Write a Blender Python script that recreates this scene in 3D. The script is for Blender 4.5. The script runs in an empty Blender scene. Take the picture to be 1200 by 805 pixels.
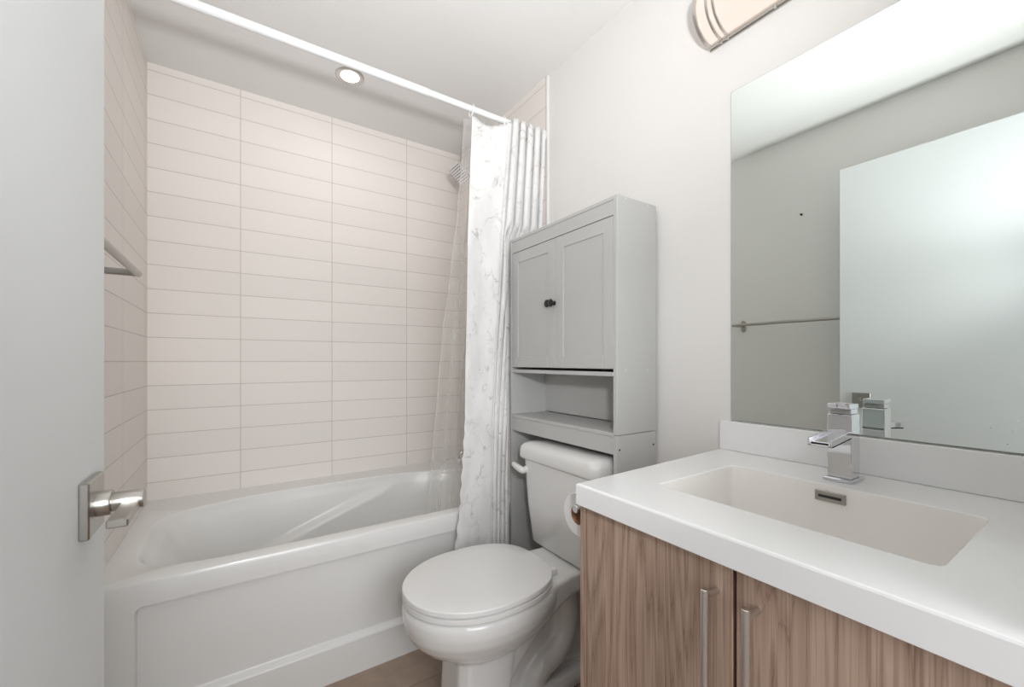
import bpy, bmesh, math, random
from mathutils import Vector, Matrix, noise
C = bpy.context.scene
random.seed(7)
H = 1.102                      # camera height: z below is measured from the floor
PI = math.pi

# ------------------------------------------------------------ camera, world, lights, exposure
cam_d = bpy.data.cameras.new('camera')
cam = bpy.data.objects.new('camera', cam_d)
C.collection.objects.link(cam)
cam.location = (0, 0, H)
cam.rotation_euler = (PI / 2, 0, -0.584545)
cam_d.sensor_width = 36
cam_d.sensor_fit = 'HORIZONTAL'
cam_d.lens = 489.47 / 1200 * 36
cam_d.shift_y = 21.27 / 1200
cam_d.clip_start = 0.01
C.camera = cam
C.view_settings.view_transform = 'Standard'
C.view_settings.look = 'None'
C.view_settings.gamma = 1
C.view_settings.use_curve_mapping = False
C.view_settings.exposure = 0.19

W = bpy.data.worlds.new('world')
C.world = W
W.use_nodes = True
W.node_tree.nodes['Background'].inputs[0].default_value = (0.80, 0.86, 0.95, 1)
W.node_tree.nodes['Background'].inputs[1].default_value = 0.5


def lamp(name, kind, loc, energy, color=(1, 1, 1), size=0.2, rot=(0, 0, 0), spread=None):
    d = bpy.data.lights.new(name, kind)
    d.energy = energy
    d.color = color
    if kind == 'AREA':
        d.shape = 'DISK'
        d.size = size
        if spread: d.spread = spread
    elif kind in ('POINT', 'SPOT'):
        d.shadow_soft_size = size
    o = bpy.data.objects.new(name, d)
    o.location = loc
    o.rotation_euler = rot
    C.collection.objects.link(o)
    return o


# photographer's flash, just above and behind the camera
cf = lamp('camera_flash', 'SPOT', (0.02, -0.15, H + 0.26), 34, (0.98, 0.99, 1.0), 0.05, (math.radians(100), 0, math.radians(-24)))
cf.data.spot_size = math.radians(108)
cf.data.spot_blend = 0.85
# the same flash bounced off the ceiling
bf = lamp('bounce_flash', 'SPOT', (0.10, -0.14, H + 0.26), 66, (0.98, 0.99, 1.0), 0.05)
bf.rotation_euler = Vector((0.30, 0.78, 1.0)).to_track_quat('-Z', 'Y').to_euler()
bf.data.spot_size = math.radians(104)
bf.data.spot_blend = 1.0
lamp('hall_fill', 'AREA', (0.15, -1.25, 1.35), 27, (0.95, 0.975, 1.0), 1.3, (PI / 2, 0, 0))  # added soft fill panel in the hall, standing in for daylight
# the bulb of the recessed downlight
lamp('downlight_bulb', 'AREA', (0.437, 2.007, 2.395), 0.5, (1.0, 0.95, 0.90), 0.08)


# ------------------------------------------------------------ materials
def srgb(r, g, b):
    f = lambda c: (c / 12.92 if c <= 0.04045 else ((c + 0.055) / 1.055) ** 2.4)
    return tuple(f(v / 255) for v in (r, g, b))


def mat(name, col, rough=0.5, metal=0.0, spec=0.5, coat=0.0, bump=None, emit=None, estr=0, mottled=0.0, mscale=6):
    m = bpy.data.materials.new(name)
    m.use_nodes = True
    nt = m.node_tree
    b = nt.nodes['Principled BSDF']
    b.inputs['Base Color'].default_value = (*col, 1)
    b.inputs['Roughness'].default_value = rough
    b.inputs['Metallic'].default_value = metal
    b.inputs['Specular IOR Level'].default_value = spec
    b.inputs['Coat Weight'].default_value = coat
    b.inputs['Coat Roughness'].default_value = 0.05
    tc = nt.nodes.new('ShaderNodeTexCoord')
    if mottled:
        n = nt.nodes.new('ShaderNodeTexNoise')
        n.inputs['Scale'].default_value = mscale
        n.inputs['Detail'].default_value = 5
        nt.links.new(tc.outputs['Object'], n.inputs['Vector'])
        mx = nt.nodes.new('ShaderNodeMix')
        mx.data_type = 'RGBA'
        mx.inputs['A'].default_value = (*[c * (1 - mottled) for c in col], 1)
        mx.inputs['B'].default_value = (*[min(1, c * (1 + mottled)) for c in col], 1)
        nt.links.new(n.outputs['Fac'], mx.inputs['Factor'])
        nt.links.new(mx.outputs['Result'], b.inputs['Base Color'])
    if bump:
        n2 = nt.nodes.new('ShaderNodeTexNoise')
        n2.inputs['Scale'].default_value = bump[0]
        n2.inputs['Detail'].default_value = 3
        nt.links.new(tc.outputs['Object'], n2.inputs['Vector'])
        bp = nt.nodes.new('ShaderNodeBump')
        bp.inputs['Strength'].default_value = bump[1]
        bp.inputs['Distance'].default_value = bump[2]
        nt.links.new(n2.outputs['Fac'], bp.inputs['Height'])
        nt.links.new(bp.outputs['Normal'], b.inputs['Normal'])
    if emit:
        b.inputs['Emission Color'].default_value = (*emit, 1)
        b.inputs['Emission Strength'].default_value = estr
    return m


def tile_mat(name, axis, u0, v0, bw, rh, col, grout, msize, rough, offset=0.0, wob=0.02, bumpd=0.0012, mott=0.0):
    m = mat(name, col, rough)
    nt = m.node_tree
    b = nt.nodes['Principled BSDF']
    b.inputs['Specular IOR Level'].default_value = 0.22
    tc = nt.nodes.new('ShaderNodeTexCoord')
    sp = nt.nodes.new('ShaderNodeSeparateXYZ')
    nt.links.new(tc.outputs['Object'], sp.inputs[0])
    cb = nt.nodes.new('ShaderNodeCombineXYZ')
    for k, (ax, off) in enumerate(((axis[0], u0), (axis[1], v0))):
        a = nt.nodes.new('ShaderNodeMath')
        a.operation = 'SUBTRACT'
        a.inputs[1].default_value = off
        nt.links.new(sp.outputs[ax], a.inputs[0])
        nt.links.new(a.outputs[0], cb.inputs[k])
    br = nt.nodes.new('ShaderNodeTexBrick')
    br.offset = offset
    br.squash = 1
    br.inputs['Scale'].default_value = 1
    br.inputs['Brick Width'].default_value = bw
    br.inputs['Row Height'].default_value = rh
    br.inputs['Mortar Size'].default_value = msize
    br.inputs['Mortar Smooth'].default_value = 0.3
    br.inputs['Color1'].default_value = (*[c * (1 - wob) for c in col], 1)
    br.inputs['Color2'].default_value = (*[c * (1 + wob) for c in col], 1)
    br.inputs['Mortar'].default_value = (*grout, 1)
    nt.links.new(cb.outputs[0], br.inputs['Vector'])
    out = br.outputs['Color']
    if mott:
        n = nt.nodes.new('ShaderNodeTexNoise')
        n.inputs['Scale'].default_value = 22
        n.inputs['Detail'].default_value = 8
        n.inputs['Roughness'].default_value = 0.7
        nt.links.new(tc.outputs['Object'], n.inputs['Vector'])
        rp = nt.nodes.new('ShaderNodeValToRGB')
        rp.color_ramp.elements[0].color = (1 - mott, 1 - mott, 1 - mott, 1)
        rp.color_ramp.elements[0].position = 0.3
        rp.color_ramp.elements[1].color = (1 + mott, 1 + mott, 1 + mott, 1)
        rp.color_ramp.elements[1].position = 0.7
        nt.links.new(n.outputs['Fac'], rp.inputs[0])
        mx = nt.nodes.new('ShaderNodeMix')
        mx.data_type = 'RGBA'
        mx.blend_type = 'MULTIPLY'
        mx.inputs['Factor'].default_value = 1
        nt.links.new(out, mx.inputs['A'])
        nt.links.new(rp.outputs[0], mx.inputs['B'])
        out = mx.outputs['Result']
    nt.links.new(out, b.inputs['Base Color'])
    bp = nt.nodes.new('ShaderNodeBump')
    bp.invert = True
    bp.inputs['Strength'].default_value = 0.6
    bp.inputs['Distance'].default_value = bumpd
    nt.links.new(br.outputs['Fac'], bp.inputs['Height'])
    nt.links.new(bp.outputs['Normal'], b.inputs['Normal'])
    return m


def wood_mat(name, off):
    m = mat(name, (0.3, 0.2, 0.14), 0.48)
    nt = m.node_tree
    b = nt.nodes['Principled BSDF']
    tc = nt.nodes.new('ShaderNodeTexCoord')
    mp = nt.nodes.new('ShaderNodeMapping')
    mp.inputs['Location'].default_value = off
    nt.links.new(tc.outputs['Object'], mp.inputs['Vector'])

    def nz(sc, scale, det, dist=0.0):
        q = nt.nodes.new('ShaderNodeMapping')
        q.inputs['Scale'].default_value = sc
        nt.links.new(mp.outputs[0], q.inputs['Vector'])
        n = nt.nodes.new('ShaderNodeTexNoise')
        n.inputs['Scale'].default_value = scale
        n.inputs['Detail'].default_value = det
        n.inputs['Distortion'].default_value = dist
        nt.links.new(q.outputs[0], n.inputs['Vector'])
        return n
    # cathedral grain: contour lines of a slow, vertically stretched field
    big = nz((3.2, 3.2, 0.42), 1.6, 1.5, 0.15)
    mul = nt.nodes.new('ShaderNodeMath'); mul.operation = 'MULTIPLY'; mul.inputs[1].default_value = 26
    nt.links.new(big.outputs['Fac'], mul.inputs[0])
    fine = nz((90, 90, 1.6), 1.0, 3)
    add = nt.nodes.new('ShaderNodeMath'); add.operation = 'MULTIPLY_ADD'; add.inputs[1].default_value = 2.2
    nt.links.new(fine.outputs['Fac'], add.inputs[0])
    nt.links.new(mul.outputs[0], add.inputs[2])
    fr = nt.nodes.new('ShaderNodeMath'); fr.operation = 'FRACT'
    nt.links.new(add.outputs[0], fr.inputs[0])
    rp = nt.nodes.new('ShaderNodeValToRGB')
    e = rp.color_ramp.elements
    e[0].position = 0.0; e[0].color = (*srgb(166, 140, 123), 1)
    e[1].position = 1.0; e[1].color = (*srgb(183, 158, 141), 1)
    x = rp.color_ramp.elements.new(0.35); x.color = (*srgb(192, 167, 149), 1)
    x = rp.color_ramp.elements.new(0.86); x.color = (*srgb(174, 148, 130), 1)
    x = rp.color_ramp.elements.new(0.95); x.color = (*srgb(150, 122, 106), 1)
    nt.links.new(fr.outputs[0], rp.inputs[0])
    # long streaks of tone and hairline pores
    st = nz((16, 16, 0.25), 1.0, 3)
    r2 = nt.nodes.new('ShaderNodeValToRGB')
    r2.color_ramp.elements[0].position = 0.3; r2.color_ramp.elements[0].color = (0.80, 0.78, 0.77, 1)
    r2.color_ramp.elements[1].position = 0.66; r2.color_ramp.elements[1].color = (1.06, 1.06, 1.06, 1)
    nt.links.new(st.outputs['Fac'], r2.inputs[0])
    po = nz((420, 420, 5), 1.0, 2)
    r3 = nt.nodes.new('ShaderNodeValToRGB')
    r3.color_ramp.elements[0].position = 0.34; r3.color_ramp.elements[0].color = (0.78, 0.76, 0.75, 1)
    r3.color_ramp.elements[1].position = 0.5; r3.color_ramp.elements[1].color = (1, 1, 1, 1)
    nt.links.new(po.outputs['Fac'], r3.inputs[0])
    cur = rp.outputs[0]
    for r in (r2, r3):
        mx = nt.nodes.new('ShaderNodeMix'); mx.data_type = 'RGBA'; mx.blend_type = 'MULTIPLY'
        mx.inputs['Factor'].default_value = 1
        nt.links.new(cur, mx.inputs['A']); nt.links.new(r.outputs[0], mx.inputs['B'])
        cur = mx.outputs['Result']
    nt.links.new(cur, b.inputs['Base Color'])
    bp = nt.nodes.new('ShaderNodeBump'); bp.inputs['Strength'].default_value = 0.15; bp.inputs['Distance'].default_value = 0.0006
    nt.links.new(po.outputs['Fac'], bp.inputs['Height']); nt.links.new(bp.outputs['Normal'], b.inputs['Normal'])
    return m


def marble_cloth():
    m = mat('marble print cloth', (0.8, 0.8, 0.8), 0.75, spec=0.2)
    nt = m.node_tree
    b = nt.nodes['Principled BSDF']
    tc = nt.nodes.new('ShaderNodeTexCoord')
    uv = tc.outputs['UV']

    def veins(rot, scale, width, dist, seed):
        mp = nt.nodes.new('ShaderNodeMapping')
        mp.inputs['Rotation'].default_value = (0, 0, rot)
        mp.inputs['Location'].default_value = (seed, seed * 0.7, 0)
        mp.inputs['Scale'].default_value = (1, 2.2, 1)
        nt.links.new(uv, mp.inputs['Vector'])
        n = nt.nodes.new('ShaderNodeTexNoise')
        n.inputs['Scale'].default_value = scale
        n.inputs['Detail'].default_value = 4
        n.inputs['Roughness'].default_value = 0.5
        n.inputs['Distortion'].default_value = dist
        nt.links.new(mp.outputs[0], n.inputs['Vector'])
        s = nt.nodes.new('ShaderNodeMath'); s.operation = 'SUBTRACT'; s.inputs[1].default_value = 0.5
        nt.links.new(n.outputs['Fac'], s.inputs[0])
        a = nt.nodes.new('ShaderNodeMath'); a.operation = 'ABSOLUTE'
        nt.links.new(s.outputs[0], a.inputs[0])
        r = nt.nodes.new('ShaderNodeMapRange')
        r.inputs['From Min'].default_value = 0; r.inputs['From Max'].default_value = width
        r.inputs['To Min'].default_value = 1; r.inputs['To Max'].default_value = 0
        nt.links.new(a.outputs[0], r.inputs['Value'])
        # veins fade in and out in patches
        n2 = nt.nodes.new('ShaderNodeTexNoise')
        n2.inputs['Scale'].default_value = 5.5
        n2.inputs['Detail'].default_value = 2
        nt.links.new(mp.outputs[0], n2.inputs['Vector'])
        r2 = nt.nodes.new('ShaderNodeMapRange')
        r2.inputs['From Min'].default_value = 0.5; r2.inputs['From Max'].default_value = 0.68
        nt.links.new(n2.outputs['Fac'], r2.inputs['Value'])
        p = nt.nodes.new('ShaderNodeMath'); p.operation = 'MULTIPLY'
        nt.links.new(r.outputs[0], p.inputs[0]); nt.links.new(r2.outputs[0], p.inputs[1])
        return p.outputs[0]
    v1 = veins(0.6, 4.2, 0.020, 0.4, 3.1)
    v2 = veins(0.45, 7.0, 0.03, 0.5, 8.4)
    cl = nt.nodes.new('ShaderNodeTexNoise')
    cl.inputs['Scale'].default_value = 4; cl.inputs['Detail'].default_value = 4
    nt.links.new(uv, cl.inputs['Vector'])
    base = nt.nodes.new('ShaderNodeMix'); base.data_type = 'RGBA'
    base.inputs['A'].default_value = (*srgb(236, 235, 234), 1)
    base.inputs['B'].default_value = (*srgb(250, 249, 248), 1)
    mr = nt.nodes.new('ShaderNodeMapRange')
    mr.inputs['From Min'].default_value = 0.35; mr.inputs['From Max'].default_value = 0.6
    nt.links.new(cl.outputs['Fac'], mr.inputs['Value'])
    nt.links.new(mr.outputs[0], base.inputs['Factor'])
    cur = base.outputs['Result']
    for v, c, k in ((v1, srgb(158, 152, 148), 0.6), (v2, srgb(180, 174, 172), 0.4)):
        q = nt.nodes.new('ShaderNodeMath'); q.operation = 'MULTIPLY'; q.inputs[1].default_value = k
        nt.links.new(v, q.inputs[0])
        mx = nt.nodes.new('ShaderNodeMix'); mx.data_type = 'RGBA'
        mx.inputs['B'].default_value = (*c, 1)
        nt.links.new(cur, mx.inputs['A']); nt.links.new(q.outputs[0], mx.inputs['Factor'])
        cur = mx.outputs['Result']
    nt.links.new(cur, b.inputs['Base Color'])
    # a little light passes through the cloth
    tr = nt.nodes.new('ShaderNodeBsdfTranslucent')
    nt.links.new(cur, tr.inputs['Color'])
    ms = nt.nodes.new('ShaderNodeMixShader'); ms.inputs[0].default_value = 0.15
    nt.links.new(b.outputs[0], ms.inputs[1]); nt.links.new(tr.outputs[0], ms.inputs[2])
    nt.links.new(ms.outputs[0], nt.nodes['Material Output'].inputs['Surface'])
    return m


def vinyl():
    m = bpy.data.materials.new('clear vinyl')
    m.use_nodes = True
    nt = m.node_tree
    b = nt.nodes['Principled BSDF']
    b.inputs['Base Color'].default_value = (0.86, 0.85, 0.83, 1)
    b.inputs['Roughness'].default_value = 0.12
    t = nt.nodes.new('ShaderNodeBsdfTransparent')
    t.inputs['Color'].default_value = (0.97, 0.965, 0.955, 1)
    fr = nt.nodes.new('ShaderNodeLayerWeight'); fr.inputs['Blend'].default_value = 0.35
    mr = nt.nodes.new('ShaderNodeMapRange')
    mr.inputs['To Min'].default_value = 0.10; mr.inputs['To Max'].default_value = 0.75
    nt.links.new(fr.outputs['Facing'], mr.inputs['Value'])
    ms = nt.nodes.new('ShaderNodeMixShader')
    nt.links.new(mr.outputs[0], ms.inputs[0])
    nt.links.new(t.outputs[0], ms.inputs[1]); nt.links.new(b.outputs[0], ms.inputs[2])
    nt.links.new(ms.outputs[0], nt.nodes['Material Output'].inputs['Surface'])
    return m


M = dict(
    paint=mat('wall paint', (0.81, 0.792, 0.77), 0.6, spec=0.3, bump=(160, 0.15, 0.0006)),
    ceil=mat('ceiling paint', (0.84, 0.83, 0.815), 0.8, spec=0.2, bump=(120, 0.2, 0.0008)),
    door=mat('door paint', (0.74, 0.755, 0.76), 0.5, spec=0.3, bump=(7, 0.05, 0.002)),
    trim=mat('trim paint', (0.8, 0.8, 0.79), 0.4),
    hall=mat('hall paint', (0.72, 0.73, 0.74), 0.7),
    tub=mat('tub acrylic', (0.79, 0.785, 0.77), 0.22, coat=0.2),
    porcelain=mat('porcelain', (0.80, 0.795, 0.78), 0.09, coat=0.3),
    seatplastic=mat('seat plastic', (0.82, 0.815, 0.805), 0.28),
    quartz=mat('white solid counter', (0.88, 0.88, 0.878), 0.16, coat=0.15),
    sink=mat('sink basin white', (0.95, 0.922, 0.885), 0.3),
    cabinet=mat('grey cabinet paint', (0.52, 0.52, 0.51), 0.42, spec=0.35),
    cabback=mat('grey back board', (0.56, 0.555, 0.54), 0.6, spec=0.2),
    black=mat('black knob', (0.015, 0.015, 0.016), 0.35),
    dark=mat('dark slot', (0.02, 0.02, 0.02), 0.6),
    chrome=mat('chrome', (0.74, 0.74, 0.76), 0.06, 1.0),
    nickel=mat('brushed nickel', (0.43, 0.41, 0.38), 0.3, 1.0, bump=(300, 0.03, 0.0003)),
    steel=mat('brushed steel', (0.66, 0.64, 0.61), 0.3, 1.0, bump=(300, 0.04, 0.0003)),
    satin=mat('satin nickel frame', (0.62, 0.60, 0.57), 0.35, 1.0),
    rod=mat('white enamel', (0.84, 0.85, 0.86), 0.22),
    mirror=mat('mirror silver', (0.865, 0.925, 0.90), 0.0, 1.0),
    glassedge=mat('glass edge', (0.42, 0.47, 0.45), 0.15),
    speck=mat('toothpaste specks', (0.95, 0.95, 0.95), 0.7),
    paper=mat('tissue paper', (0.86, 0.855, 0.845), 0.95, spec=0.1, bump=(220, 0.2, 0.0006)),
    card=mat('cardboard', srgb(176, 132, 98), 0.9),
    shade=mat('lit glass shade', (0.12, 0.11, 0.10), 0.3, emit=(1.0, 0.85, 0.75), estr=0.78),
    glow=mat('lit diffuser', (0.9, 0.9, 0.9), 0.4, emit=(1.0, 0.97, 0.93), estr=5.0),
    plug=mat('grey cover caps', (0.60, 0.60, 0.59), 0.3),
    tileback=tile_mat('wall tile back', 'XZ', 0.020, 1.209 - 0.1064 * 20, 0.411, 0.1064, (0.86, 0.81, 0.77), (0.60, 0.55, 0.505), 0.0016, 0.62),
    tileside=tile_mat('wall tile side', 'YZ', 1.928 - 0.411 * 10, 1.209 - 0.1064 * 20, 0.411, 0.1064, (0.86, 0.81, 0.77), (0.60, 0.55, 0.505), 0.0016, 0.62),
    floor=tile_mat('floor tile', 'XY', 0.13, 0.171, 0.60, 0.30, srgb(163, 143, 128), srgb(138, 120, 107), 0.002, 0.5, wob=0.05, mott=0.10),
    wood=wood_mat('walnut laminate', (0, 0, 0)),
    wood2=wood_mat('walnut laminate right', (3.3, 1.27, 0.4)),
    woodside=wood_mat('walnut laminate side', (7.1, 5.2, 2.0)),
    cloth=marble_cloth(),
    vinyl=vinyl(),
)


# ------------------------------------------------------------ mesh helpers (world coordinates, z from floor)
class MB:
    def __init__(s):
        s.bm = bmesh.new()

    def add(s, other):
        me = bpy.data.meshes.new('t')
        other.to_mesh(me)
        other.free()
        s.bm.from_mesh(me)
        bpy.data.meshes.remove(me)
        return s

    def box(s, x0, x1, y0, y1, z0, z1, bev=0.0, seg=1, mtx=None):
        b = bmesh.new()
        bmesh.ops.create_cube(b, size=1)
        for v in b.verts:
            v.co = Vector(((x0 + x1) / 2 + v.co.x * (x1 - x0), (y0 + y1) / 2 + v.co.y * (y1 - y0), (z0 + z1) / 2 + v.co.z * (z1 - z0)))
        if bev:
            bmesh.ops.bevel(b, geom=list(b.edges), offset=bev, segments=seg, affect='EDGES', profile=0.5)
        if mtx: bmesh.ops.transform(b, matrix=mtx, verts=b.verts)
        return s.add(b)

    def loft(s, rings, cap0=True, cap1=True):
        b = s.bm
        R = [[b.verts.new(p) for p in r] for r in rings]
        n = len(R[0])
        for a, c in zip(R, R[1:]):
            for i in range(n):
                j = (i + 1) % n
                b.faces.new((a[i], a[j], c[j], c[i]))
        if cap0: b.faces.new(list(reversed(R[0])))
        if cap1: b.faces.new(R[-1])
        return s

    def tube(s, pts, r, n=16, cap=True):
        pts = [Vector(p) for p in pts]
        rr = r if isinstance(r, (list, tuple)) else [r] * len(pts)
        rings = []
        up = None
        for i, p in enumerate(pts):
            d = (pts[min(i + 1, len(pts) - 1)] - pts[max(i - 1, 0)]).normalized()
            if up is None:
                up = Vector((0, 0, 1)) if abs(d.z) < 0.9 else Vector((0, 1, 0))
            a = d.cross(up).normalized()
            c = a.cross(d).normalized()
            up = c
            rings.append([p + (a * math.cos(2 * PI * k / n) + c * math.sin(2 * PI * k / n)) * rr[i] for k in range(n)])
        return s.loft(rings, cap, cap)

    def lathe(s, prof, origin, axis, n=32):
        # prof: list of (distance along the axis, radius)
        ax = Vector(axis).normalized()
        t = Vector((0, 0, 1)) if abs(ax.z) < 0.9 else Vector((1, 0, 0))
        a = ax.cross(t).normalized()
        c = ax.cross(a).normalized()
        o = Vector(origin)
        rings = [[o + ax * d + (a * math.cos(2 * PI * k / n) + c * math.sin(2 * PI * k / n)) * max(r, 1e-5) for k in range(n)] for d, r in prof]
        return s.loft(rings)

    def grid(s, nu, nv, fn, uvfn=None):
        b = s.bm
        V = [[b.verts.new(fn(i / nu, j / nv)) for j in range(nv + 1)] for i in range(nu + 1)]
        lay = b.loops.layers.uv.verify() if uvfn else None
        for i in range(nu):
            for j in range(nv):
                f = b.faces.new((V[i][j], V[i + 1][j], V[i + 1][j + 1], V[i][j + 1]))
                if lay:
                    for l, (p, q) in zip(f.loops, ((i, j), (i + 1, j), (i + 1, j + 1), (i, j + 1))):
                        l[lay].uv = uvfn(p / nu, q / nv)
        return s

    def build(s, name, m, parent=None, smooth=True, angle=35, recalc=True):
        if recalc: bmesh.ops.recalc_face_normals(s.bm, faces=list(s.bm.faces))
        off = Vector((0, 0, 0))
        if parent is not None:
            off = ROOT.get(parent.name, Vector((0, 0, 0)))
            bmesh.ops.translate(s.bm, vec=-off, verts=s.bm.verts)
        me = bpy.data.meshes.new(name)
        s.bm.to_mesh(me)
        s.bm.free()
        me.materials.append(m)
        if smooth:
            for p in me.polygons: p.use_smooth = True
            me.set_sharp_from_angle(angle=math.radians(angle))
        o = bpy.data.objects.new(name, me)
        C.collection.objects.link(o)
        if parent is not None:
            o.parent = parent
            ROOT[o.name] = off          # world position of this object's local zero
        return o


ROOT = {}


def thing(name, label, cat, loc, group=None):
    o = bpy.data.objects.new(name, None)
    o.empty_display_size = 0.1
    o.location = loc
    C.collection.objects.link(o)
    ROOT[o.name] = Vector(loc)
    o['label'] = label
    o['category'] = cat
    if group: o['group'] = group
    return o


def struct(o, label=None):
    o['kind'] = 'structure'
    if label: o['label'] = label
    return o


def bx(*a, **k): return MB().box(*a, **k)


# ------------------------------------------------------------ room shell
XL, XR, YB, YF, ZC = -0.325, 1.20, 2.41, 0.03, 2.412
XT = 1.190          # face of the tile on the right-hand tub wall
struct(bx(-1.2, 1.8, -1.45, 2.52, -0.08, 0.0).build('floor', M['floor'], smooth=False), 'taupe stone-look tile floor')
struct(bx(-1.2, 1.8, -1.45, 2.52, ZC, ZC + 0.08).build('ceiling', M['ceil'], smooth=False), 'flat off-white ceiling')
struct(bx(XL - 0.1, XL, -0.10, 1.508, 0, ZC).build('wall_left', M['paint'], smooth=False), 'painted wall behind the open door')
struct(bx(XL - 0.1, XL + 0.003, 1.508, YB + 0.1, 0, ZC).build('wall_tub_left', M['tileside'], smooth=False), 'cream tiled wall at the left end of the tub')
struct(bx(XL, XT, 2.40, YB + 0.1, 0, ZC).build('wall_back', M['tileback'], smooth=False), 'cream tiled wall behind the tub')
struct(bx(XR, XR + 0.1, -0.10, YB + 0.1, 0, ZC).build('wall_right', M['paint'], smooth=False), 'off-white painted wall with the mirror')
struct(bx(XT, XR, 1.510, YB + 0.1, 0, ZC).build('wall_tub_right', M['tileside'], smooth=False), 'cream tiled wall with the shower head')
struct(bx(XT - 0.0025, XR, 1.502, 1.510, 0, ZC, bev=0.001).build('trim_1', M['trim'], smooth=False), 'white edge trim where tile meets painted wall')
# door wall with the doorway the camera stands in
mb = MB()
mb.box(XL - 0.1, -0.185, -0.10, YF, 0, ZC)
mb.box(0.605, XR, -0.10, YF, 0, ZC)
mb.box(-0.185, 0.605, -0.10, YF, 2.09, ZC)
struct(mb.build('wall_front', M['paint'], smooth=False), 'wall with the doorway')
# hallway behind the camera
struct(bx(-1.2, 1.8, -1.45, -1.35, 0, ZC).build('wall_hall_far', M['hall'], smooth=False))
struct(bx(-1.2, -1.1, -1.35, -0.10, 0, ZC).build('wall_hall_left', M['hall'], smooth=False))
struct(bx(1.7, 1.8, -1.35, -0.10, 0, ZC).build('wall_hall_right', M['hall'], smooth=False))
mb = MB()
mb.box(-1.1, XL - 0.1, -0.10, -0.05, 0, ZC)
mb.box(XR + 0.1, 1.7, -0.10, -0.05, 0, ZC)
struct(mb.build('wall_hall_near', M['hall'], smooth=False))
struct(bx(XL, XL + 0.012, 0.05, 1.508, 0, 0.10, bev=0.003).build('baseboard_left', M['trim'], smooth=False))
struct(bx(XR - 0.012, XR, 0.70, 1.500, 0, 0.10, bev=0.003).build('baseboard_right', M['trim'], smooth=False))

# ------------------------------------------------------------ door, open against the left wall
door = bx(-0.197, -0.162, 0.055, 0.8485, 0.012, 2.072, bev=0.0015, seg=1).build('door_1', M['door'], smooth=False)
struct(door, 'white flush door standing open at the left edge')
ZL = H - 0.187
mb = MB()
mb.box(-0.162, -0.1515, 0.723, 0.795, ZL - 0.036, ZL + 0.036, bev=0.0018)
rose = mb.build('door_handle', M['nickel'], door)
rose['label'] = 'brushed nickel lever handle on square rose'
mb = MB()
mb.lathe([(0, 0.0165), (0.013, 0.0165), (0.0145, 0.0155), (0.0145, 0.0125), (0.0155, 0.0125), (0.046, 0.0125), (0.047, 0.0118)], (-0.1515, 0.759, ZL), (1, 0, 0), 40)
mb.build('spindle', M['nickel'], rose)
mb = MB()
mb.box(-0.1275, -0.1075, 0.672, 0.768, ZL - 0.0105, ZL - 0.0005, bev=0.0015)
mb.build('lever', M['nickel'], rose)

# ------------------------------------------------------------ bathtub
XA, XB, YA, YE = -0.3215, 1.1895, 1.533, 2.3995
ZR = H - 0.61
tub = thing('bathtub', 'white alcove bathtub with recessed panel apron below the tiled walls', 'bathtub', ((XA + XB) / 2, (YA + YE) / 2, 0))
N = 160
cx, cy = 0.425, 1.925


def rectp(t, x0, x1, y0, y1):
    d = Vector((math.cos(t), math.sin(t), 0))
    k = 1e9
    if d.x > 1e-9: k = min(k, (x1 - cx) / d.x)
    if d.x < -1e-9: k = min(k, (x0 - cx) / d.x)
    if d.y > 1e-9: k = min(k, (y1 - cy) / d.y)
    if d.y < -1e-9: k = min(k, (y0 - cy) / d.y)
    return (cx + d.x * k, cy + d.y * k)


def inner(t, ax0, ax1, ay0, ay1):
    c, s = math.cos(t), math.sin(t)
    n = 4.4 - 1.5 * max(-1.5, min(1, s * 2.0))
    hx = ax1 if c > 0 else ax0
    hy = ay1 if s > 0 else ay0
    # superellipse seen along direction t
    k = (abs(c / hx) ** n + abs(s / hy) ** n) ** (-1 / n)
    return (cx + c * k, cy + s * k)


# directions spread so that the rectangle corners are hit exactly
angs = []
cor = [math.atan2(y - cy, x - cx) for x, y in ((XB, YA), (XB, YE), (XA, YE), (XA, YA))]
cor = [a if a >= cor[0] else a + 2 * PI for a in cor] + [cor[0] + 2 * PI]
for a, b in zip(cor, cor[1:]):
    for k in range(N // 4): angs.append(a + (b - a) * k / (N // 4))
rings = []
for ins, z in ((0.0, ZR - 0.05), (0.0, ZR - 0.010), (0.003, ZR - 0.004), (0.010, ZR)):
    rings.append([(*rectp(t, XA, XB, YA + ins, YE), z) for t in angs])
PROF = ((0.0, 0.0), (0.003, 0.002), (0.006, 0.008), (0.010, 0.025), (0.020, 0.05), (0.034, 0.11), (0.050, 0.20), (0.075, 0.28), (0.12, 0.32), (0.20, 0.335))
levels = [0.0, 0.0005, 0.002, 0.004, 0.008, 0.014] + [0.02 + 0.005 * k for k in range(60)] + [0.324, 0.33, 0.335]
for dz in levels:
    for (d0, q0), (d1, q1) in zip(PROF, PROF[1:]):
        if q0 <= dz <= q1 + 1e-9: d = d0 + (d1 - d0) * (dz - q0) / (q1 - q0)
    lx = d + dz * 0.45       # the reclining left end slopes
    r = []
    for t in angs:
        x, y = inner(t, 0.69 - lx, 0.675 - d, 0.340 - d * 0.8, 0.335 - d * 0.8)
        # arm-rest ridge sweeping diagonally along the far inside wall
        if y > cy and dz > 0.02:
            line = 0.060 + 0.25 * max(-0.2, min(1.2, (0.66 - x) / 0.75))
            g = dz - line
            y -= 0.030 * (1 / (1 + math.exp(-g / 0.0065))) * math.exp(-max(0, g) / 0.10) * max(0, min(1, (0.74 - x) / 0.10)) * max(0, min(1, (x + 0.15) / 0.15))
        r.append((x, y, ZR - dz))
    rings.append(r)
mb = MB()
mb.loft(rings, cap0=False, cap1=True)
shell = mb.build('tub_shell', M['tub'], tub, angle=32)


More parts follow.
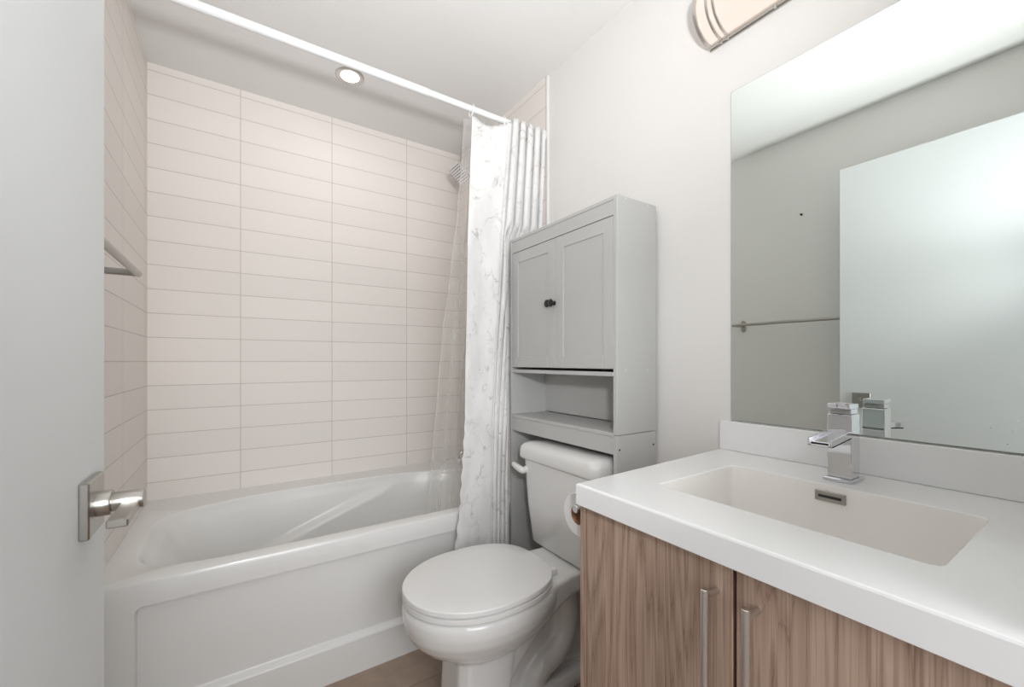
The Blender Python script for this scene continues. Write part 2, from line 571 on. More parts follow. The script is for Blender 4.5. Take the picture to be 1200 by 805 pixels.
def sst(a, b, x):
    t = max(0.0, min(1.0, (x - a) / (b - a)))
    return t * t * (3 - 2 * t)


def apron(u, v):
    x = XA + (XB - XA) * u
    z = 0.0 + (ZR - 0.012) * v
    x0, x1, z0, z1, rr = -0.233, 1.105, 0.118, H - 0.681, 0.02
    # signed distance to the recessed panel's rounded outline
    px = max(x0 + rr - x, x - (x1 - rr)); pz = max(z0 + rr - z, z - (z1 - rr))
    sd = math.hypot(max(px, 0), max(pz, 0)) + min(max(px, pz), 0) - rr
    lowz = z < z0 + 0.04 and px < pz
    e = 0.020 if lowz else 0.0045
    dep = 0.020 * sst(0.0, e, -sd)
    return (x, YA + 0.0005 + dep, z)


us = sorted(set([0, 1] + [i / 110 for i in range(111)] + [(x - XA) / (XB - XA) for x in [-0.233 + k * 0.0015 for k in range(-2, 16)] + [1.105 - k * 0.0015 for k in range(-2, 16)]]))
vs = sorted(set([0, 1] + [i / 40 for i in range(41)] + [z / (ZR - 0.012) for z in [0.118 + k * 0.0015 for k in range(-2, 18)] + [H - 0.681 - k * 0.0015 for k in range(-2, 16)]]))
mb = MB()
V = [[mb.bm.verts.new(apron(u, v)) for v in vs] for u in us]
for i in range(len(us) - 1):
    for j in range(len(vs) - 1):
        mb.bm.faces.new((V[i][j], V[i + 1][j], V[i + 1][j + 1], V[i][j + 1]))
# thickness behind the front skin
Bk = [[mb.bm.verts.new((XA + (XB - XA) * u, YA + 0.03, (ZR - 0.012) * v)) for v in (0, 1)] for u in (0, 1)]
mb.bm.faces.new((Bk[0][0], Bk[0][1], Bk[1][1], Bk[1][0]))
ap = mb.build('apron', M['tub'], tub, angle=60, recalc=False)
mb = MB()
mb.lathe([(0, 0.034), (0.006, 0.034), (0.009, 0.03), (0.009, 0.0)], (1.055, 1.925, H - 0.72), (-1, 0, 0.15), 28)
mb.build('overflow_plate', M['chrome'], tub)

# ------------------------------------------------------------ shower rod, curtain, liner
YR, ZRD = 1.53, H + 1.043
rod = thing('shower_rod', 'white curtain rod spanning the tub below the ceiling', 'curtain rod', (0.43, YR, ZRD))
mb = MB()
mb.tube([(XL + 0.01, YR, ZRD), (0.62, YR, ZRD)], 0.0140, 24)
mb.build('outer_tube', M['rod'], rod)
mb = MB()
mb.tube([(0.615, YR, ZRD), (XT - 0.006, YR, ZRD)], 0.0122, 24)
mb.build('inner_tube', M['rod'], rod)
for x, d in ((XL + 0.0035, 1), (XT, -1)):
    mb = MB()
    mb.lathe([(0, 0.023), (0.006, 0.023), (0.012, 0.019), (0.014, 0.016), (0.014, 0)], (x, YR, ZRD), (d, 0, 0), 28)
    mb.build('end_flange', M['rod'], rod)

ZT, ZB0 = ZRD - 0.030, 0.235


def lerp_tab(tab, z):
    for (z0, a), (z1, b) in zip(tab, tab[1:]):
        if z0 >= z >= z1: return a + (b - a) * (z0 - z) / (z0 - z1)
    return tab[0][1] if z > tab[0][0] else tab[-1][1]


LEFT = [(ZT, 0.812), (H + 0.53, 0.792), (H + 0.12, 0.782), (H - 0.25, 0.768), (H - 0.6, 0.738), (ZB0, 0.700)]
RIGHT = [(ZT, 1.158), (H + 0.53, 1.162), (H + 0.42, 1.12), (H + 0.10, 1.05), (H - 0.30, 1.0), (H - 0.5, 0.984), (ZB0, 0.982)]
MID = [(ZT, 0.965), (H + 0.30, 0.930), (H - 0.25, 0.890), (ZB0, 0.870)]
YBASE = [(ZT, YR), (H + 0.55, 1.530), (H + 0.0, 1.518), (H - 0.45, 1.500), (ZB0, 1.490)]


def phase(s):      # wide flat panel on the left, tight pleats on the right
    if s < 0.40: return s / 0.40 * 1.0
    return 1.0 + (s - 0.40) / 0.60 * 5.0


def curtain(u, v):
    z = ZT + (ZB0 - ZT) * v
    xl, xr = lerp_tab(LEFT, z), lerp_tab(RIGHT, z)
    ph = phase(u)
    xm = lerp_tab(MID, z)
    x = xl + (xm - xl) * u / 0.40 if u < 0.40 else xm + (xr - xm) * (u - 0.40) / 0.60
    y0 = lerp_tab(YBASE, z)
    tight = sst(0.30, 0.5, u)
    amp = 0.005 + 0.012 * tight
    amp *= 1 - 0.6 * sst(0.30, 0.6, v)
    w = 2 * PI * ph + 0.5 * math.sin(3.1 * v + ph) * v
    y = y0 - amp * math.cos(w) + 0.003 * noise.noise(Vector((x * 9, z * 3, 1)))
    x += 0.006 * tight * math.sin(2 * w) * (1 - 0.5 * v)
    # gathered between the rings at the top: the heading dips in the wide panel
    if v < 0.06: z -= 0.013 * (1 - v / 0.06) * math.sin(PI * min(1, u / 0.38)) ** 2 * (1 if u < 0.38 else 0)
    # the pleats hang in front of the rod and cover it
    y -= 0.036 * tight * max(0.0, 1 - (ZT - z) / 0.47)
    if v < 0.06: z += 0.026 * (1 - v / 0.06) * sst(0.41, 0.47, u)
    # rippled selvedge at the lower left
    if u < 0.03: x += 0.0035 * math.sin(z * 95) * sst(0.62, 0.75, v)
    # keep clear of the cabinet's end panel
    kz = 1.0 - sst(H + 0.53, H + 0.61, z)
    kx = sst(0.965, 0.995, x)
    y += kz * kx * (y0 + 0.036 + 0.25 * (y - y0) - y)
    return (x, y, z)


cur = thing('shower_curtain', 'white fabric shower curtain with grey marble veining, gathered right on the rod', 'shower curtain', (0.97, YR, ZB0))
mb = MB()
mb.grid(220, 110, curtain, lambda u, v: (u * 1.1, v * 1.75))
pn = mb.build('curtain_panel', M['cloth'], cur, angle=180, recalc=False)
sm = pn.modifiers.new('thickness', 'SOLIDIFY'); sm.thickness = 0.0012
for k in range(7):
    s = (0.0, 0.40, 0.52, 0.64, 0.76, 0.88, 0.99)[k]
    x, y, z = curtain(s, 0.0)
    mb = MB()
    pts = [(x + 0.004 * math.sin(a), YR + 0.0195 * math.cos(a), ZRD - 0.0075 + 0.0255 * math.sin(a)) for a in [2 * PI * i / 28 for i in range(29)]]
    mb.tube(pts, 0.0022, 8)
    mb.build('curtain_ring', M['rod'], cur)


def liner(u, v):
    zt, zb = ZRD - 0.028, H - 0.80
    z = zt + (zb - zt) * v
    xl = lerp_tab([(zt, 0.784), (H + 0.85, 0.778), (H + 0.58, 0.757), (H + 0.12, 0.708), (H - 0.25, 0.686), (H - 0.62, 0.662), (zb, 0.655)], z)
    xr = xl + 0.16 + 0.03 * v
    y0 = lerp_tab([(zt, 1.552), (H + 0.2, 1.580), (H - 0.5, 1.628), (zb, 1.665)], z)
    x = xl + (xr - xl) * u
    y = y0 + 0.012 * (1 - 0.3 * v) * math.sin(2 * PI * u * 3.2 + 0.6 * math.sin(2.2 * z)) + 0.006 * noise.noise(Vector((x * 14, z * 5, 4)))
    # crumples in the vinyl
    cr = math.exp(-((z - H - 0.18) / 0.16) ** 2)
    y += 0.006 * cr * noise.noise(Vector((x * 45, z * 32, 9)))
    x += 0.004 * noise.noise(Vector((z * 6, u * 3, 2)))
    return (x, y, z)


mb = MB()
mb.grid(90, 200, liner)
ln = mb.build('shower_liner', M['vinyl'], angle=180, recalc=False)
ln['label'] = 'clear plastic shower liner hanging inside the tub left of the marble curtain'
ln['category'] = 'shower liner'

# ------------------------------------------------------------ shower head and tub spout on the right tub wall
sh = thing('showerhead', 'square chrome shower head half hidden behind the clear liner', 'shower head', (XT, 2.0, H + 1.07))
mb = MB()
mb.lathe([(0, 0.028), (0.004, 0.028), (0.008, 0.022), (0.008, 0)], (XT, 2.0, H + 1.07), (-1, 0, 0), 24)
mb.tube([(XT - 0.004, 2.0, H + 1.07), (XT - 0.06, 2.0, H + 1.075), (XT - 0.12, 2.0, H + 1.067), (XT - 0.158, 2.0, H + 1.042), (XT - 0.174, 2.0, H + 1.022)], 0.0085, 14)
mb.build('shower_arm', M['chrome'], sh)
nrm = Vector((-0.66, -0.10, -0.74)).normalized()
e1 = Vector((0, 1, 0)); e1 = (e1 - nrm * e1.dot(nrm)).normalized(); e2 = nrm.cross(e1)
hc = Vector((XT - 0.200, 2.0, H + 1.000))
mt = Matrix.Translation(hc) @ Matrix((e1, e2, nrm)).transposed().to_4x4()
mb = MB()
mb.box(-0.05, 0.05, -0.05, 0.05, -0.006, 0.006, bev=0.003, mtx=mt)
mb.lathe([(0, 0.022), (0.018, 0.018), (0.032, 0.012), (0.036, 0.0)], hc - nrm * 0.005, -nrm, 20)
mb.build('head_plate', M['chrome'], sh)
mb = MB()
for i in range(7):
    for j in range(7):
        p = hc + e1 * (i - 3) * 0.0125 + e2 * (j - 3) * 0.0125 + nrm * 0.0058
        mb.lathe([(0, 0.0026), (0.0025, 0.0022), (0.0025, 0)], p, nrm, 8)
mb.build('nozzles', M['dark'], sh)

sp = thing('tub_spout', 'chrome tub spout with diverter knob seen through the clear liner', 'faucet', (XT, 2.02, H - 0.53))
mb = MB()
mb.box(XT - 0.20, XT, 1.995, 2.045, H - 0.545, H - 0.518, bev=0.005)
mb.lathe([(0, 0.036), (0.006, 0.036), (0.008, 0.03), (0.008, 0)], (XT, 2.02, H - 0.53), (-1, 0, 0), 24)
mb.build('spout_body', M['chrome'], sp)
mb = MB()
mb.lathe([(0, 0.006), (0.016, 0.006), (0.018, 0.010), (0.034, 0.010), (0.036, 0.008), (0.036, 0)], (XT - 0.175, 2.02, H - 0.519), (0, 0, 1), 20)
mb.build('diverter_knob', M['chrome'], sp)

# ------------------------------------------------------------ towel bar on the left wall
tb = thing('towel_bar', 'brushed nickel towel bar on the left wall, its end beside the open door', 'towel bar', (XL, 1.12, H + 0.225))
mb = MB()
mb.tube([(-0.2085, 0.815, H + 0.225), (-0.2085, 1.420, H + 0.225)], 0.0085, 20)
mb.build('bar', M['nickel'], tb)
for y in (0.84, 1.412):
    mb = MB()
    mb.box(XL + 0.006, -0.2085, y - 0.007, y + 0.007, H + 0.217, H + 0.233, bev=0.003)
    po = mb.build('post', M['nickel'], tb)
    mb = MB()
    mb.loft([[(XL + d, y + 0.015 * r * math.cos(a), H + 0.225 + 0.017 * r * math.sin(a) + (0.020 if math.sin(a) > 0 else -0.020)) for a in [2 * PI * (k + 0.5) / 32 for k in range(32)]] for d, r in ((0, 1), (0.005, 1), (0.007, 0.85))])
    mb.build('wall_plate', M['nickel'], po)
mb = MB()
mb.lathe([(0, 0.006), (0.004, 0.006), (0.005, 0.003), (0.012, 0.003), (0.013, 0.0045), (0.015, 0.0)], (XL, 1.084, H + 0.845), (1, 0, 0), 14)
hk = mb.build('wall_screw', M['dark'])
hk['label'] = 'small dark screw left in the painted wall above the towel bar'
hk['category'] = 'screw'

# ------------------------------------------------------------ recessed downlight
dl = thing('recessed_downlight', 'round recessed ceiling light with grey rim over the tub', 'ceiling light', (0.437, 2.007, ZC))
mb = MB()
prof = [(0.0, 0.062), (0.003, 0.0615), (0.006, 0.058), (0.007, 0.052), (0.004, 0.042), (0.0035, 0.040)]
ringsT = [[(0.437 + r * math.cos(2 * PI * k / 48), 2.007 + r * math.sin(2 * PI * k / 48), ZC - d) for k in range(48)] for d, r in prof]
mb.loft(ringsT, False, False)
mb.build('trim_ring', M['satin'], dl)
mb = MB()
mb.lathe([(0.001, 0.041), (0.0038, 0.041), (0.0045, 0.036), (0.005, 0.0)], (0.437, 2.007, ZC), (0, 0, -1), 40)
mb.build('lens', M['glow'], dl)

# ------------------------------------------------------------ toilet
CY = 1.15
toi = thing('toilet', 'white two-piece toilet with closed lid between the tub and the vanity', 'toilet', (0.75, CY, 0))


def egg(tip, L, w, xw, nb, z, n=72, nf=2.0):
    out = []
    for k in range(n):
        t = 2 * PI * k / n
        c, s = math.cos(t), math.sin(t)
        if c < 0:
            x = -abs(c) ** (2 / nf) * xw; y = math.copysign(abs(s) ** (2 / nf), s) * w
        else:
            x = abs(c) ** (2 / nb) * (L - xw); y = math.copysign(abs(s) ** (2 / nb), s) * w
        out.append((tip + xw + x, CY + y, z))
    return out


mb = MB()
# bowl
mb.loft([egg(*a) for a in (
    (0.415, 0.46, 0.176, 0.22, 2.4, H - 0.7025), (0.403, 0.49, 0.186, 0.225, 2.4, H - 0.708), (0.398, 0.50, 0.189, 0.228, 2.4, H - 0.720),
    (0.399, 0.50, 0.1885, 0.228, 2.4, H - 0.745), (0.406, 0.49, 0.180, 0.225, 2.4, H - 0.775), (0.422, 0.455, 0.166, 0.22, 2.3, H - 0.803),
    (0.448, 0.40, 0.147, 0.20, 2.2, H - 0.830), (0.482, 0.335, 0.124, 0.17, 2.2, H - 0.854), (0.512, 0.28, 0.104, 0.14, 2.2, H - 0.872), (0.54, 0.23, 0.085, 0.11, 2.2, H - 0.882))])
# pedestal column, chamfered front
def col(x0, x1, w, ch, z):
    pts = [(x0, -w + ch), (x0 + ch * 0.7, -w), (x1, -w), (x1 + 0.03, -w * 0.5), (x1 + 0.03, w * 0.5), (x1, w), (x0 + ch * 0.7, w), (x0, w - ch)]
    return [(x, CY + y, z) for x, y in pts]
mb.loft([col(0.540, 0.72, 0.086, 0.030, H - 0.86), col(0.537, 0.705, 0.087, 0.030, H - 0.93), col(0.533, 0.69, 0.091, 0.032, H - 1.03), col(0.522, 0.69, 0.103, 0.036, H - 1.075), col(0.520, 0.69, 0.105, 0.036, 0.001)])
# flat side cheeks that rake back up under the rim
prof_ = [(0.56, 0.001), (0.695, 0.001), (0.703, H - 0.985), (0.745, H - 0.935), (0.83, H - 0.86), (0.915, H - 0.775), (0.60, H - 0.775), (0.56, H - 0.88)]
mb.loft([[(x, CY - 0.082, z) for x, z in prof_], [(x, CY + 0.082, z) for x, z in prof_]])
# web, deck, foot
mb.box(0.66, 1.06, CY - 0.036, CY + 0.036, 0.001, H - 0.75, bev=0.01)
def sect(x, hw, zt, zb, r=0.02):
    out = []
    for yy, zz, a0 in ((hw - r, zt - 0.008, 0), (-hw + r, zt - 0.008, 90), (-hw + r, zb + r, 180), (hw - r, zb + r, 270)):
        for k in range(6):
            a = math.radians(a0 + 90 * k / 5)
            out.append((x, CY + yy + r * math.cos(a), zz + (0.008 if zz > zb + r + 0.001 else r) * math.sin(a)))
    return out
mb.loft([sect(0.70, 0.150, H - 0.703, H - 0.82, 0.012), sect(0.80, 0.140, H - 0.703, H - 0.808, 0.012), sect(0.87, 0.124, H - 0.703, H - 0.785, 0.012), sect(0.94, 0.117, H - 0.703, H - 0.770, 0.012), sect(1.03, 0.115, H - 0.703, H - 0.762, 0.012), sect(1.15, 0.112, H - 0.703, H - 0.760, 0.012), sect(1.17, 0.104, H - 0.706, H - 0.755, 0.012)])
mb.loft([egg(0.60, 0.49, 0.098, 0.10, 4, 0.001, nf=3), egg(0.60, 0.49, 0.098, 0.10, 4, 0.03, nf=3), egg(0.61, 0.47, 0.086, 0.10, 4, 0.050, nf=3)])
# trapway
path = [(0.945, H - 0.735), (0.955, H - 0.80), (0.958, H - 0.87), (0.953, H - 0.925), (0.932, H - 0.965), (0.895, H - 0.990), (0.855, H - 1.008), (0.825, H - 1.035), (0.812, H - 1.065), (0.810, H - 1.095)]
for sy in (-1, 1):
    mb.tube([(x, CY + sy * 0.040, z) for x, z in path], [0.046, 0.043, 0.042, 0.042, 0.044, 0.045, 0.044, 0.042, 0.042, 0.042], 20)
bowl = mb.build('bowl', M['porcelain'], toi, angle=180)
rm = bowl.modifiers.new('remesh', 'REMESH'); rm.mode = 'VOXEL'; rm.voxel_size = 0.0055; rm.use_smooth_shade = True
sm = bowl.modifiers.new('smooth', 'SMOOTH'); sm.factor = 0.5; sm.iterations = 7

mb = MB()
mb.loft([egg(0.404, 0.456, 0.186, 0.225, 2.7, H - z) if k in (0, 3) else egg(0.400, 0.462, 0.190, 0.225, 2.7, H - z) for k, z in enumerate((0.7010, 0.6975, 0.6860, 0.6835))])
mb.build('seat', M['seatplastic'], toi)
mb = MB()
mb.loft([egg(0.409, 0.446, 0.181, 0.222, 2.7, H - 0.6800), egg(0.399, 0.463, 0.190, 0.225, 2.7, H - 0.6785), egg(0.399, 0.463, 0.190, 0.225, 2.7, H - 0.667), egg(0.4005, 0.4605, 0.1885, 0.225, 2.7, H - 0.6645), egg(0.405, 0.454, 0.184, 0.223, 2.7, H - 0.6632), egg(0.46, 0.35, 0.135, 0.18, 2.5, H - 0.6620), egg(0.58, 0.14, 0.05, 0.07, 2.3, H - 0.6617)])
mb.build('lid', M['seatplastic'], toi, angle=30)
for sy in (-1, 1):
    mb = MB()
    mb.box(0.862, 0.889, CY + sy * 0.070 - 0.012, CY + sy * 0.070 + 0.012, H - 0.704, H - 0.684, bev=0.005, seg=3)
    mb.build('hinge', M['seatplastic'], toi)
# tank
def rrect(x0, x1, hw, r, z, n=8):
    out = []
    for cxx, cyy, a0 in ((x1 - r, hw - r, 0), (x0 + r, hw - r, PI / 2), (x0 + r, -hw + r, PI), (x1 - r, -hw + r, 1.5 * PI)):
        for k in range(n):
            a = a0 + PI / 2 * k / (n - 1)
            out.append((cxx + r * math.cos(a), TY + cyy + r * math.sin(a), z))
    return out


TX, TY = 1.165, 1.165
mb = MB()
mb.loft([rrect(0.99, TX - 0.02, 0.130, 0.03, H - 0.704), rrect(0.968, TX, 0.155, 0.035, H - 0.700), rrect(0.960, TX, 0.163, 0.035, H - 0.690), rrect(0.952, TX, 0.184, 0.035, H - 0.55), rrect(0.947, TX, 0.201, 0.034, H - 0.36)])
mb.build('tank', M['porcelain'], toi, angle=50)
mb = MB()
mb.loft([rrect(0.945, TX + 0.003, 0.208, 0.034, H - 0.382), rrect(0.937, TX + 0.005, 0.216, 0.036, H - 0.376), rrect(0.935, TX + 0.005, 0.218, 0.036, H - 0.370), rrect(0.936, TX + 0.005, 0.217, 0.036, H - 0.345), rrect(0.939, TX + 0.003, 0.214, 0.036, H - 0.332), rrect(0.948, TX, 0.206, 0.036, H - 0.322), rrect(0.962, TX - 0.014, 0.192, 0.034, H - 0.316), rrect(1.01, TX - 0.06, 0.144, 0.03, H - 0.314)])
mb.build('tank_lid', M['porcelain'], toi, angle=60)
mb = MB()
mb.lathe([(0, 0.013), (0.005, 0.013), (0.008, 0.010), (0.016, 0.010), (0.016, 0)], (0.949, TY + 0.168, H - 0.421), (-1, 0, 0), 24)
fh = mb.build('flush_handle', M['seatplastic'], toi)
mb = MB()
pp = [(0.934, TY + 0.156, H - 0.424), (0.930, TY + 0.166, H - 0.422), (0.929, TY + 0.190, H - 0.419), (0.930, TY + 0.212, H - 0.415), (0.932, TY + 0.230, H - 0.411), (0.933, TY + 0.238, H - 0.410)]
mb.tube(pp, [0.008, 0.0125, 0.0125, 0.0115, 0.010, 0.006], 24)
mb.build('paddle', M['seatplastic'], fh)

# ------------------------------------------------------------ over-toilet cabinet
k_ = 0.987
X0, X1, Y0, Y1 = 0.995, 1.185, 0.909, 1.522
def cz(z): return H + z * k_
cab = thing('storage_cabinet', 'tall grey over-toilet storage cabinet with two doors and black knobs', 'cabinet', (1.09, 1.2155, 0))
ZTOP, ZSEAM, ZAPB = cz(0.533), cz(-0.236), cz(-0.299)
for y0, y1 in ((Y0, Y0 + 0.0155), (Y1 - 0.0155, Y1)):
    sp_ = bx(X0, X1, y0, y1, ZSEAM + 0.0008, ZTOP, bev=0.0012, seg=1).build('side_panel', M['cabinet'], cab, smooth=False)
    lp_ = bx(X0, X1, y0 + (0.0004 if y0 == Y0 else 0), y1, 0.0005, ZSEAM - 0.0008, bev=0.0012, seg=1).build('leg_panel', M['cabinet'], cab, smooth=False)
    if y0 == Y0:
        for px, pz in ((1.036, -0.029), (1.142, -0.029), (1.036, 0.525), (1.142, 0.525)):
            mb = MB(); mb.lathe([(0, 0.0048), (0.0008, 0.0045), (0.0012, 0.0)], (px, Y0, cz(pz)), (0, -1, 0), 16)
            mb.build('cover_cap', M['plug'], sp_)
        for px in (1.008, 1.172):
            mb = MB(); mb.lathe([(0, 0.0036), (0.0008, 0.0033), (0.0012, 0.0)], (px, Y0 + 0.0004, cz(-0.282)), (0, -1, 0), 14)
            mb.build('screw_head', M['dark'], lp_)
yi0, yi1 = Y0 + 0.0157, Y1 - 0.0157
bx(X0 + 0.0006, X1, yi0, yi1, ZTOP - 0.013, ZTOP - 0.001, bev=0.0012, seg=1).build('top_panel', M['cabinet'], cab, smooth=False)
ZD1, ZD0 = cz(0.4685), cz(-0.0235)
bx(X0 + 0.002, X0 + 0.017, yi0, yi1, ZD1 + 0.003, ZTOP - 0.0135, bev=0.001, seg=1).build('top_rail', M['cabinet'], cab, smooth=False)
bx(X1 - 0.005, X1 - 0.001, yi0, yi1, cz(-0.225), ZTOP - 0.0135).build('back_panel', M['cabback'], cab, smooth=False)
bx(X0 + 0.001, X1 - 0.006, yi0, yi1, cz(-0.0475), cz(-0.0335), bev=0.001, seg=1).build('cabinet_floor', M['cabinet'], cab, smooth=False)
bx(X0 + 0.0005, X1 - 0.006, yi0, yi1, ZSEAM - 0.0055, ZSEAM + 0.007, bev=0.001, seg=1).build('shelf', M['cabinet'], cab, smooth=False)
bx(X0 + 0.002, X0 + 0.015, yi0, yi1, ZAPB, ZSEAM - 0.006, bev=0.001, seg=1).build('shelf_apron', M['cabinet'], cab, smooth=False)
bx(X1 - 0.02, X1 - 0.006, yi0, yi1, ZAPB, ZSEAM - 0.006).build('rear_rail', M['cabinet'], cab, smooth=False)
ym = 1.2135
for a, b, kn in ((yi0 + 0.0015, ym - 0.001, ym - 0.007), (ym + 0.001, yi1 - 0.0015, ym + 0.047)):
    mb = MB()
    fw = 0.0445
    xf0, xf1, xr_ = X0 + 0.0015, X0 + 0.0165, X0 + 0.0055
    mb.box(xf0, xf1, a, a + fw, ZD0, ZD1, bev=0.0008, seg=1)
    mb.box(xf0, xf1, b - fw, b, ZD0, ZD1, bev=0.0008, seg=1)
    mb.box(xf0, xf1, a + fw, b - fw, ZD0, ZD0 + fw, bev=0.0008, seg=1)
    mb.box(xf0, xf1, a + fw, b - fw, ZD1 - fw, ZD1, bev=0.0008, seg=1)
    mb.box(xr_, xf1 - 0.001, a + fw - 0.002, b - fw + 0.002, ZD0 + fw - 0.002, ZD1 - fw + 0.002)
    dr = mb.build('cabinet_door', M['cabinet'], cab, smooth=False)
    mb = MB()
    mb.lathe([(0, 0.0085), (0.003, 0.0085), (0.005, 0.0055), (0.012, 0.0055), (0.015, 0.0115), (0.019, 0.0145), (0.023, 0.0135), (0.0265, 0.008), (0.028, 0.0)], (xf0, kn + (0.011 if kn < ym else -0.022), cz(0.222)), (-1, 0, 0), 28)
    kb = mb.build('knob', M['black'], dr)
    kb['label'] = 'round black door knob'

# ------------------------------------------------------------ vanity
VX = 0.615
van = thing('vanity_cabinet', 'walnut-look vanity cabinet with two bar-handled doors', 'vanity', (0.9, 0.35, 0))
ZV = H - 0.2995
bx(VX + 0.001, 1.195, 0.647, 0.666, 0.0, ZV - 0.0005, bev=0.0008, seg=1).build('side_panel', M['woodside'], van, smooth=False)
bx(VX + 0.001, 1.195, 0.033, 0.05, 0.0, ZV - 0.0005, bev=0.0008, seg=1).build('side_panel', M['woodside'], van, smooth=False)
mb = MB()
mb.box(VX + 0.022, VX + 0.03, 0.0502, 0.6468, 0.10, ZV - 0.001)
mb.box(1.186, 1.194, 0.0502, 0.6468, 0.0, ZV - 0.001)
mb.box(VX + 0.06, 1.18, 0.0502, 0.6468, 0.08, 0.096)
mb.box(VX + 0.06, VX + 0.075, 0.0502, 0.6468, 0.0, 0.08)
mb.build('carcass', M['dark'], van, smooth=False)
for a, b, hy, mm in ((0.3365, 0.6440, 0.360, 'wood'), (0.046, 0.3305, 0.2995, 'wood2')):
    d_ = bx(VX, VX + 0.019, a, b, 0.085, ZV - 0.004, bev=0.0008, seg=1).build('vanity_door', M[mm], van, smooth=False)
    mb = MB()
    zt_ = H - 0.338
    mb.lathe([(0, 0.0048), (0.0008, 0.0058), (0.2592, 0.0058), (0.26, 0.0048)], (VX - 0.033, hy, zt_ - 0.26), (0, 0, 1), 24)
    for zz in (zt_ - 0.012, zt_ - 0.248):
        mb.lathe([(0, 0.0045), (0.033, 0.0045)], (VX - 0.033, hy, zz), (1, 0, 0), 16)
    mb.build('bar_handle', M['steel'], d_)

# counter with integral basin
ct = thing('vanity_countertop', 'thick white countertop with integral rectangular sink on the walnut vanity', 'countertop', (0.9, 0.35, ZV))
ZK = H - 0.254
NX = 200
ccx, ccy = 0.873, 0.3465
o_ang = []
OX0, OX1, OY0, OY1 = 0.594, 1.1995, 0.0325, 0.655
cor = [math.atan2(y - ccy, x - ccx) for x, y in ((OX1, OY0), (OX1, OY1), (OX0, OY1), (OX0, OY0))]
cor = [a if a >= cor[0] else a + 2 * PI for a in cor] + [cor[0] + 2 * PI]
for a, b in zip(cor, cor[1:]):
    for k in range(NX // 4): o_ang.append(a + (b - a) * k / (NX // 4))


def slab(t, ins):
    d = Vector((math.cos(t), math.sin(t)))
    k = 1e9
    for nx, ny, e in ((1, 0, OX1 - ins), (-1, 0, -(OX0 + ins)), (0, -1, -(OY0 + ins))):
        q = d.x * nx + d.y * ny
        if q > 1e-9: k = min(k, (e - ccx * nx - ccy * ny) / q)
    # left end runs very slightly out of square
    sl = 0.030 / 0.6
    q = d.y - sl * d.x
    if q > 1e-9: k = min(k, ((OY1 - ins) + sl * (ccx - OX0) - ccy) / q)
    return (ccx + d.x * k, ccy + d.y * k)


def basin(t, hx, hy, n):
    c, s = math.cos(t), math.sin(t)
    k = (abs(c / hx) ** n + abs(s / hy) ** n) ** (-1 / n)
    return (ccx + c * k, ccy + s * k)


hx, hy = 0.147, 0.2095
outer = [[(*basin(t, hx + 0.008, hy + 0.008, 24), ZV) for t in o_ang]]
for ins, z in ((0.003, ZV), (0.0, ZV + 0.002), (0.0, ZK - 0.004), (0.0012, ZK - 0.0012), (0.004, ZK)):
    outer.append([(*slab(t, ins), z) for t in o_ang])
outer.append([(*basin(t, hx + 0.0015, hy + 0.0015, 26), ZK) for t in o_ang])
outer.append([(*basin(t, hx, hy, 24), ZK - 0.0015) for t in o_ang])
mb = MB()
mb.loft(outer, False, False)
mb.build('slab', M['quartz'], ct, angle=12)
inr = [[(*basin(t, hx, hy, 24), ZK - 0.0015) for t in o_ang]]
for d, dz in ((0.001, 0.02), (0.002, 0.05), (0.003, 0.08), (0.004, 0.11), (0.006, 0.125), (0.011, 0.136), (0.020, 0.142), (0.06, 0.145), (0.14, 0.148)):
    inr.append([(*basin(tt, hx - d, hy - d, max(3.0, 24 - d * 240)), ZK - dz) for tt in o_ang])
mb = MB()
mb.loft(inr, False, True)
bs_ = mb.build('sink_basin', M['sink'], ct, angle=60, recalc=False)
bs_.data.flip_normals()
mb = MB()
xo = ccx + hx - 0.002
mb.box(xo - 0.0035, xo + 0.004, 0.328, 0.381, H - 0.2885, H - 0.2675, bev=0.001)
ov = mb.build('overflow_frame', M['nickel'], bs_)
mb = MB()
mb.box(xo - 0.0040, xo + 0.001, 0.3345, 0.3745, H - 0.2808, H - 0.2752)
mb.build('overflow_slot', M['dark'], ov)
mb = MB()
mb.lathe([(0, 0.022), (0.002, 0.022), (0.0035, 0.018), (0.0035, 0)], (0.873, 0.3465, ZK - 0.1478), (0, 0, 1), 28)
mb.build('drain', M['chrome'], bs_)
mb = MB()
mb.box(1.180, 1.1995, 0.0325, 0.684, ZK + 0.0003, H - 0.171, bev=0.0012)
mb.build('backsplash', M['quartz'], ct)

# faucet
fa = thing('sink_faucet', 'square chrome waterfall faucet behind the white sink', 'faucet', (1.096, 0.357, ZK))
mb = MB()
mb.box(1.060, 1.132, 0.331, 0.383, ZK + 0.0002, ZK + 0.007, bev=0.0012)
mb.build('base_plate', M['chrome'], fa)
mb = MB()
mb.box(1.070, 1.117, 0.3355, 0.3785, ZK + 0.007, H - 0.112, bev=0.0015)
mb.build('faucet_body', M['chrome'], fa)
